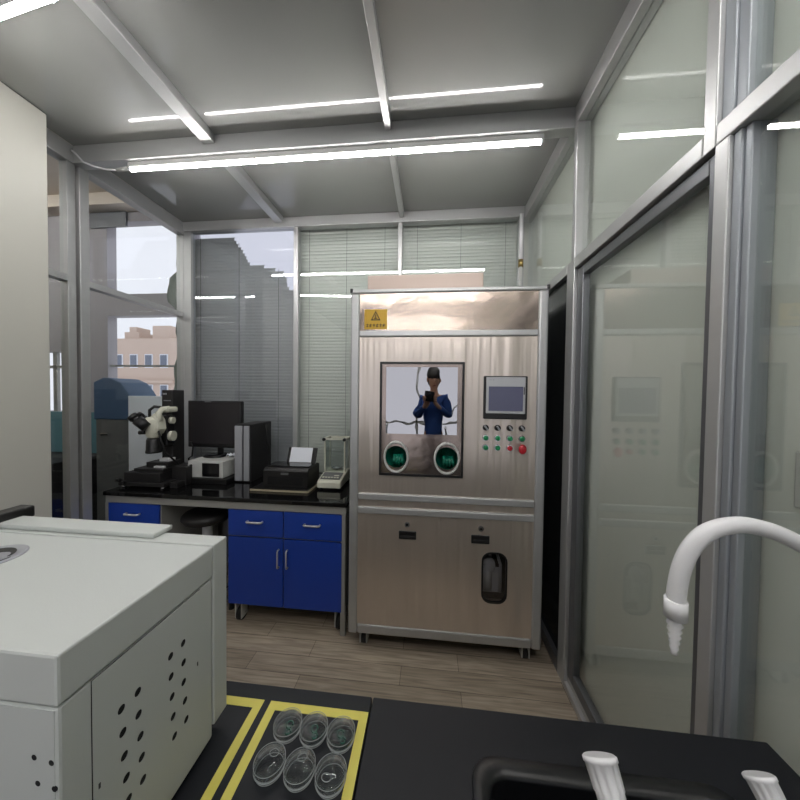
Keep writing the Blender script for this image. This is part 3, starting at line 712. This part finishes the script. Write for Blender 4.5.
for i, (x, y, lb) in enumerate(spots):
    o = dishes[i]
    o.location = (x, y, Z); WL[o.name] = Vector((0, 0, Z))
    o['label'] = 'round lidded glass dish, ' + lb
    if i < 3:
        b = MB()
        for q, (ox, oy, rr) in enumerate(((0, .009, .008), (.003, -.006, .006))):
            b.tube([(ox+rr*math.cos(k*.5)*(1-.02*k), oy+rr*math.sin(k*.5), Z+.0045) for k in range(13)], .0014, 5)
        o.rotation_euler.z = .2*i
        part('ink_mark', b, TEALINK, o, 'green ink mark')
    else:
        b = MB(); b.tube([(.004+.010*math.cos(k*.5), .012+.007*math.sin(k*.5), Z+.0222) for k in range(14)], .0007, 5)
        o.rotation_euler.z = (0, .3, 3.0)[i-3]
        part('water_ring', b, bpy.data.materials['ground glass edge'], o)

# white machine
wm = empty('white_instrument', (-.9, .5, Z), 'large white boxy instrument with vent holes at the left front of the bench', 'instrument')
part('body', MB().box(-1.5, -.482, .340, .622, .912, 1.2785, .004), MACH, wm)
lid = part('lid', MB().box(-1.5, -.480, .338, .622, 1.2805, 1.351, .004), MACH, wm)
part('rear_housing', MB().box(-1.5, -.4795, .6235, .668, .936, 1.352, .003), MACH, wm)
for x in (-1.40, -.53):
    for y in (.37, .60): part('foot', MB().cyl((x, y, Z), (x, y, .913), .018), BLACK, wm)
HX = -.4815
part('vent_backing', MB().box(HX-.0005, HX+.0005, .3785, .5845, .934, 1.2775), HOLE, wm)
vp = part('side_panel', MB().box(HX+.0005, HX+.0014, .3792, .5838, .9347, 1.2769), MACH, wm)
holes = [(.540,1.198),(.511,1.197),(.541,1.158),(.512,1.157),(.541,1.118),(.514,1.116),(.544,1.077),(.516,1.075),(.547,1.035),(.519,1.033),
         (.447,1.193),(.420,1.192),(.448,1.153),(.422,1.152),(.451,1.112),(.424,1.111),(.453,1.073),(.427,1.071),(.455,1.031),(.430,1.031)]
b = MB()
for y, z in holes: A = b.ring((HX-.01, y, z), .0060, (1, 0, 0), 20, ry=.0068); B = b.ring((HX+.01, y, z), .0060, (1, 0, 0), 20, ry=.0068); b.bridge(A, B); b.bm.faces.new(A[::-1]); b.bm.faces.new(B)
cut(vp, b)
b = MB()
for y, z in ((.576, 1.123), (.387, 1.111)): b.box(HX+.001, HX+.0022, y-.0012, y+.0012, z-.004, z+.004)
part('panel_screw', b, MACH_S, wm)
fpan = part('front_panel', MB().box(-1.49, -.487, .3392, .3405, .93, 1.275), MACH, wm)
b = MB()
for x, z in ((-.518, 1.208), (-.492, 1.204), (-.513, 1.173), (-.488, 1.169)): b.cyl((x, .30, z), (x, .35, z), .0042, n=16)
cut(fpan, b)
for x, z in ((-.518, 1.208), (-.492, 1.204), (-.513, 1.173), (-.488, 1.169)): part('vent_hole', MB().cyl((x, .3394, z), (x, .3402, z), .0041, n=16), HOLE, wm)
part('hinge_cover', MB().box(-1.25, -.636, .633, .685, 1.3525, 1.364, .003), MACH, wm)
part('lid_bar', MB().box(-1.105, -1.063, .40, .708, 1.353, 1.384, .005), BLACK, wm, 'black square bar on the lid')
bd = part('badge', MB().lathe([(.055, 0), (.055, .0015), (.052, .003), (.047, .003), (.046, .002), (.001, .002)], (-.897, .520, 1.351), n=48), SILVER, wm, 'round silver badge with dark swoosh')
b = MB()
def arcband(r0, r1, a0, a1, n=16):
    P = [(-.897+r1*math.cos(a0+(a1-a0)*k/n), .520+r1*math.sin(a0+(a1-a0)*k/n)) for k in range(n+1)]
    P += [(-.897+.012+r0*math.cos(a0+(a1-a0)*k/n), .520+r0*math.sin(a0+(a1-a0)*k/n)) for k in range(n, -1, -1)]
    return P
b.prism(arcband(.024, .038, .35, 2.2), 'z', 1.353, 1.3542); b.prism(arcband(.014, .028, 3.4, 5.3), 'z', 1.353, 1.3542); b.prism(arcband(.034, .043, -1.2, .2), 'z', 1.353, 1.3542)
part('swoosh', b, BLACK, bd)

# taps
gt = empty('gooseneck_tap', (.44, .335, Z), 'white gooseneck lab tap with ribbed hose nozzle at right', 'tap')
sx = .445; yy = .335
pts = [(sx, yy, .93), (sx, yy, 1.30), (sx-.004, yy, 1.40)]
C = [(.4385, 1.455), (.425, 1.495), (.405, 1.527), (.385, 1.545), (.365, 1.557), (.342, 1.5665), (.318, 1.5705), (.298, 1.567), (.282, 1.558), (.2705, 1.543), (.263, 1.524), (.2595, 1.505), (.258, 1.485)]
pts += [(x, yy, z) for x, z in C]
part('spout', MB().tube(smooth(pts), .0080, 22), PPW, gt)
part('collar', MB().cyl((.2582, yy, 1.470), (.2582, yy, 1.489), .0098, .0096, 26), PPW, gt)
prof = [(.0066, 0)]
for k in range(6): prof += [(.0076-.0007*k, -.002-.0062*k), (.0050-.0005*k, -.0062-.0062*k)]
prof += [(.003, -.040)]
part('hose_nozzle', MB().lathe([(r, h) for r, h in prof[::-1]], (.2580, yy, 1.471), n=24), PPW, gt)
part('base', MB().lathe([(.035, 0), (.035, .012), (.024, .03), (.022, .09)], (sx, yy, Z), n=28), PPW, gt)
def side_tap(x, y, zt, tilt, label, sc=1.):
    r = empty('bench_tap', (x, y, Z), label, 'tap', 'white bench taps with ribbed caps')
    M1 = Matrix.Translation((x, y, zt)) @ Matrix.Rotation(tilt[0], 4, 'Y') @ Matrix.Rotation(tilt[1], 4, 'X') @ Matrix.Scale(sc, 4)
    b = MB(); n = 48; rows = []
    for rr, h, rib in ((.0165, 0, 0), (.0185, -.0015, 0), (.0185, -.005, 0), (.0172, -.006, 1), (.0160, -.026, 1), (.0148, -.028, 0), (.0138, -.06, 0)):
        rows.append([b.bm.verts.new(((rr-(rib*.0016 if k % 4 < 2 else 0))*math.cos(2*PI*k/n), (rr-(rib*.0016 if k % 4 < 2 else 0))*math.sin(2*PI*k/n), h)) for k in range(n)])
    for A, B in zip(rows, rows[1:]): b.bridge(A, B)
    b.bm.faces.new(rows[0]); b.bm.faces.new(rows[-1][::-1]); b.xf(M1)
    part('ribbed_cap', b, PPW, r)
    e = M1 @ Vector((0, 0, -.055)); e2 = M1 @ Vector((0, 0, -.11)); bx, by = x+(e.x-x)*2.2, e2.y-.02; part('stem', MB().tube([e, e2, (bx, by, e2.z-.06), (bx, by, Z+.05)], [.0125*sc, .014*sc, .016, .016], 16), PPW, r)
    part('base', MB().lathe([(.032, 0), (.032, .012), (.022, .03), (.02, .06)], (bx, by, Z), n=28), PPW, r)
side_tap(.187, .335, 1.313, (-.12, -.72), 'white ribbed tap cap at the bottom edge, left one of two over the sink', .92)
side_tap(.341, .335, 1.3185-.005, (-.16, -.72), 'white ribbed tap cap at the bottom edge, right one below the gooseneck', .74)

# ------------------------------------------------------------------ seen through the glass
so = solo('wall_socket', MB().box(.865, .885, .715, .80, 1.44, 1.575, .004), LIGHTG, 'pale square wall socket behind the right glass', 'socket')
gl = empty('grey_locker', (-2.8, 2.65, 0), 'grey locker behind the left glass partition', 'locker')
part('body', MB().box(-3.27, -2.90, 2.64, 2.92, 0, 1.405, .004), GCAB, gl)
part('latch', MB().box(-3.22, -3.13, 2.632, 2.642, 1.25, 1.27, .003), CHROME, gl)
b = MB(); P = [(-3.04+.02*math.cos(0), 1.42)]
P = [(-3.29, 1.406), (-3.29, 1.77), (-3.19, 1.815), (-3.10, 1.81), (-3.0, 1.77), (-2.92, 1.68), (-2.89, 1.63), (-2.89, 1.406)]
solo('blue_dust_cover', MB().prism(P, 'y', 2.635, 2.925, .01), BLUEC, 'blue domed dust cover on the grey locker behind the left glass', 'cover')
solo('white_board', MB().box(-2.875, -2.52, 2.60, 2.62, 0, 1.642, .004), PAPER, 'plain white board standing behind the microscope, outside the glass', 'board')
b = MB(); n = 40; rows = []
for k in range(n+1):
    z = 1.0+2.5*k/n
    edge = -2.60-.08*(1 if 1.5 < z < 2.6 else .3)-.035*math.sin(z*5.0)-.02*math.sin(z*17) - (.10 if z < 2.9 and z > 2.6 else 0)
    rows.append([b.bm.verts.new((edge+(-2.51-edge)*j/10, 2.905+.018*math.sin(j*2.1+z*.4), z)) for j in range(11)])
for A, B in zip(rows, rows[1:]):
    for j in range(10): f = b.bm.faces.new((A[j], A[j+1], B[j+1], B[j])); f.smooth = True
solo('curtain', b, CURT, 'grey green curtain with ragged edge beside the bright left window', 'curtain')
dk = empty('office_desk', (-3.9, 2.6, 0), 'dark desk seen low through the left glass', 'desk')
part('top', MB().box(-4.5, -3.45, 2.35, 2.9, .98, 1.01), BLACK_M, dk)
for x in (-4.45, -3.5): part('leg', MB().box(x, x+.04, 2.4, 2.85, 0, .98), BLACK_M, dk)
solo('desk_screen', MB().box(-4.5, -3.45, 2.88, 2.92, 1.01, 1.45, .003), TEAL, 'teal desk screen seen through the left glass', 'screen')
ch = empty('office_chair', (-3.55, 2.1, 0), 'black office chair seen through the left glass beside the white panel', 'chair')
part('seat', MB().box(-3.75, -3.35, 1.95, 2.3, .60, .67, .03), BLACK, ch)
part('backrest', MB().box(-3.75, -3.70, 1.95, 2.3, .72, 1.22, .02), BLACK, ch)
part('armrest', MB().tube([(-3.55, 1.95, .62), (-3.55, 1.93, .86), (-3.70, 1.93, .88), (-3.40, 1.93, .88)], .018, 10), BLACK, ch)
part('base', MB().cyl((-3.55, 2.12, .06), (-3.55, 2.12, .6), .03).box(-3.8, -3.3, 2.09, 2.15, .04, .09, .01).box(-3.58, -3.52, 1.87, 2.37, .04, .09, .01), CHROME, ch)
for x, y in ((-3.77, 2.12), (-3.33, 2.12), (-3.55, 1.9), (-3.55, 2.34)): part('caster', MB().cyl((x-.015, y, .025), (x+.015, y, .025), .025, n=14), RUBBER, ch)
# building across the street
bl = empty('apartment_building', (-22, 21.5, -8), 'beige apartment building outside the left window', 'building')
part('facade', MB().box(-25.5, -18.2, 20, 24, -8, 5.45), BLDG, bl)
part('parapet', MB().box(-20.3, -18.9, 20.2, 22, 5.45, 6.4).box(-22.8, -21.6, 20.4, 22, 5.45, 6.0).box(-22.5, -21.9, 20.5, 21.6, 6.0, 6.4), BLDG, bl)
for i in range(5):
    for j in range(4):
        x = -24.3+i*1.2; z = 3.3-j*2.2
        wn = part('window', MB().box(x, x+.62, 19.94, 20.02, z, z+1.0, .01), PAPER, bl)
        part('pane', MB().box(x+.06, x+.56, 19.92, 19.95, z+.07, z+.93), BLDW, wn)
b = MB()
for j in range(3): b.box(-24.5, -18.4, 19.8, 20, 2.2-2.2*j, 2.4-2.2*j)
part('cornice', b, BLDG, bl)

# lamps added to brighten the neighbouring room
for y in (-.4, 1.6):
    r = empty('fill_ceiling_light', (-4.6, y, 3.66), 'added ceiling strip lamp brightening the neighbouring room, ' + ('nearer the facade' if y > 0 else 'farther from the facade'), 'ceiling light')
    part('housing', MB().box(-5.6, -3.6, y-.04, y+.04, 3.68, 3.72, .004), PPW, r)
    part('tube', MB().tube([(-5.58, y, 3.665), (-3.62, y, 3.665)], .014, 12), LED, r)

# ------------------------------------------------------------------ the photographer, mirrored in the glovebox window
JACKET = mat('blue jacket cloth', (38, 74, 142), .8, noise=.15, nscale=14)
TROUSER = mat('dark trousers', (34, 36, 44), .85)
SKIN = mat('skin', (196, 150, 126), .55)
HAIR = mat('black hair', (20, 17, 16), .6)
def skinned(name, verts, edges, radii, m, parent, sub=2):
    me = bpy.data.meshes.new(name); me.from_pydata([Vector(v) for v in verts], edges, [])
    o = bpy.data.objects.new(name, me); COL.objects.link(o)
    sk_ = o.modifiers.new('s', 'SKIN'); o.modifiers.new('d', 'SUBSURF').levels = sub
    for i, r in enumerate(radii):
        me.skin_vertices[0].data[i].radius = r if isinstance(r, tuple) else (r, r)
    me.skin_vertices[0].data[0].use_root = True
    bpy.context.view_layer.update()
    new = bpy.data.meshes.new_from_object(o.evaluated_get(bpy.context.evaluated_depsgraph_get()))
    o.modifiers.clear(); o.data = new
    for p in new.polygons: p.use_smooth = True
    new.materials.clear(); new.materials.append(m)
    if parent:
        o.parent = parent; new.transform(Matrix.Translation(-WL[parent.name]))
    WL[o.name] = WL[parent.name].copy() if parent else Vector()
    return o
PX, PY = .05, -.42
pe = empty('person', (PX, PY, 0), 'person in a blue jacket holding up a phone, mirrored in the glovebox window', 'person')
V = [(PX, PY, 1.08), (PX, PY, 1.28), (PX, PY-.01, 1.50), (PX, PY, 1.66), (PX, PY+.02, 1.76), (PX, PY+.03, 1.86), (PX, PY+.035, 1.94),
     (PX-.15, PY, 1.64), (PX-.22, PY+.04, 1.38), (PX-.11, PY+.26, 1.53), (PX-.075, PY+.345, 1.62),
     (PX+.15, PY, 1.64), (PX+.22, PY+.04, 1.38), (PX+.07, PY+.26, 1.53), (PX-.005, PY+.345, 1.62),
     (PX-.075, PY, 1.0), (PX-.085, PY+.02, .56), (PX-.085, PY-.01, .09), (PX-.09, PY+.13, .05),
     (PX+.075, PY, 1.0), (PX+.085, PY+.02, .56), (PX+.085, PY-.01, .09), (PX+.09, PY+.13, .05)]
Ed = [(0,1),(1,2),(2,3),(3,4),(4,5),(5,6),(3,7),(7,8),(8,9),(9,10),(3,11),(11,12),(12,13),(13,14),(0,15),(15,16),(16,17),(17,18),(0,19),(19,20),(20,21),(21,22)]
Ra = [(.12,.09),(.115,.085),(.14,.10),(.09,.07),.05,(.075,.09),(.07,.085),.06,.048,.038,.026,.06,.048,.038,.026,.085,.062,.045,.035,.085,.062,.045,.035]
skinned('body', V, Ed, Ra, SKIN, pe)
def grow(idx, k, extra=()): return [(r[0]+k, r[1]+k) if isinstance(r, tuple) else r+k for r in (Ra[i] for i in idx)]
ji = [1, 0, 2, 3, 7, 8, 9, 11, 12, 13]
JV = [V[i] for i in ji]; JV[1] = (PX, PY, 1.0)
skinned('jacket', JV, [(0,1),(0,2),(2,3),(3,4),(4,5),(5,6),(3,7),(7,8),(8,9)], grow(ji, .02), JACKET, pe)
ti = [0, 15, 16, 17, 19, 20, 21]
skinned('trousers', [V[i] for i in ti], [(0,1),(1,2),(2,3),(0,4),(4,5),(5,6)], grow(ti, .016), TROUSER, pe)
for s_ in (-1, 1):
    part('shoe', MB().box(PX+s_*.088-.05, PX+s_*.088+.05, PY-.07, PY+.20, 0, .085, .03, 3), BLACK, pe)
hx, hy, hz = PX, PY+.035, 1.90
part('hair', MB().ell((hx, hy-.022, hz+.055), .093, .112, .105).ell((hx, hy-.06, hz-.01), .085, .07, .10), HAIR, pe, 'short black hair')
for s_ in (-1, 1):
    part('eye', MB().ell((hx+s_*.03, hy+.082, hz-.005), .012, .008, .009), HAIR, pe)
    part('ear', MB().ell((hx+s_*.082, hy, hz-.015), .012, .022, .034), SKIN, pe)
part('nose', MB().ell((hx, hy+.095, hz-.035), .014, .020, .026), SKIN, pe)
part('mouth', MB().ell((hx, hy+.082, hz-.082), .024, .008, .007), mat('lips', (150, 84, 78), .5), pe)
# hands round the phone
fz = 1.655
for s_, cx_ in ((-1, -.062), (1, .062)):
    for k in range(4):
        z = fz-.045+.022*k; L_ = (.030, .036, .036, .028)[k]
        skinned('finger', [(cx_+s_*.022, -.075, z-.01), (cx_+s_*.024, -.050, z), (cx_+s_*.008, -.036, z+.004), (cx_+s_*.008-s_*L_, -.036, z+.006)], [(0,1),(1,2),(2,3)], [.011, .010, .009, .008], SKIN, pe, 1)
    skinned('palm', [(PX-.04+s_*.035, PY+.345, 1.62), (cx_+s_*.018, -.078, fz-.02), (cx_+s_*.012, -.075, fz+.02)], [(0,1),(1,2)], [.026, (.018, .03), (.014, .024)], SKIN, pe, 1)
    skinned('thumb', [(cx_+s_*.016, -.080, fz-.03), (cx_+s_*.002, -.082, fz+.0), (cx_-s_*.012, -.074, fz+.02)], [(0,1),(1,2)], [.013, .011, .009], SKIN, pe, 1)
ph = empty('mobile_phone', (0, -.055, 1.6), 'black mobile phone held in both hands by the person in blue', 'phone')
part('phone_body', MB().box(-.058, .058, -.064, -.050, 1.60, 1.735, .005), BLACK_G, ph)
part('phone_screen', MB().box(-.054, .054, -.0655, -.0638, 1.606, 1.729), SCREEN, ph)
part('camera_lens', MB().cyl((0, -.050, 1.70), (0, -.0455, 1.70), .010, n=20), BLACK_G, ph)
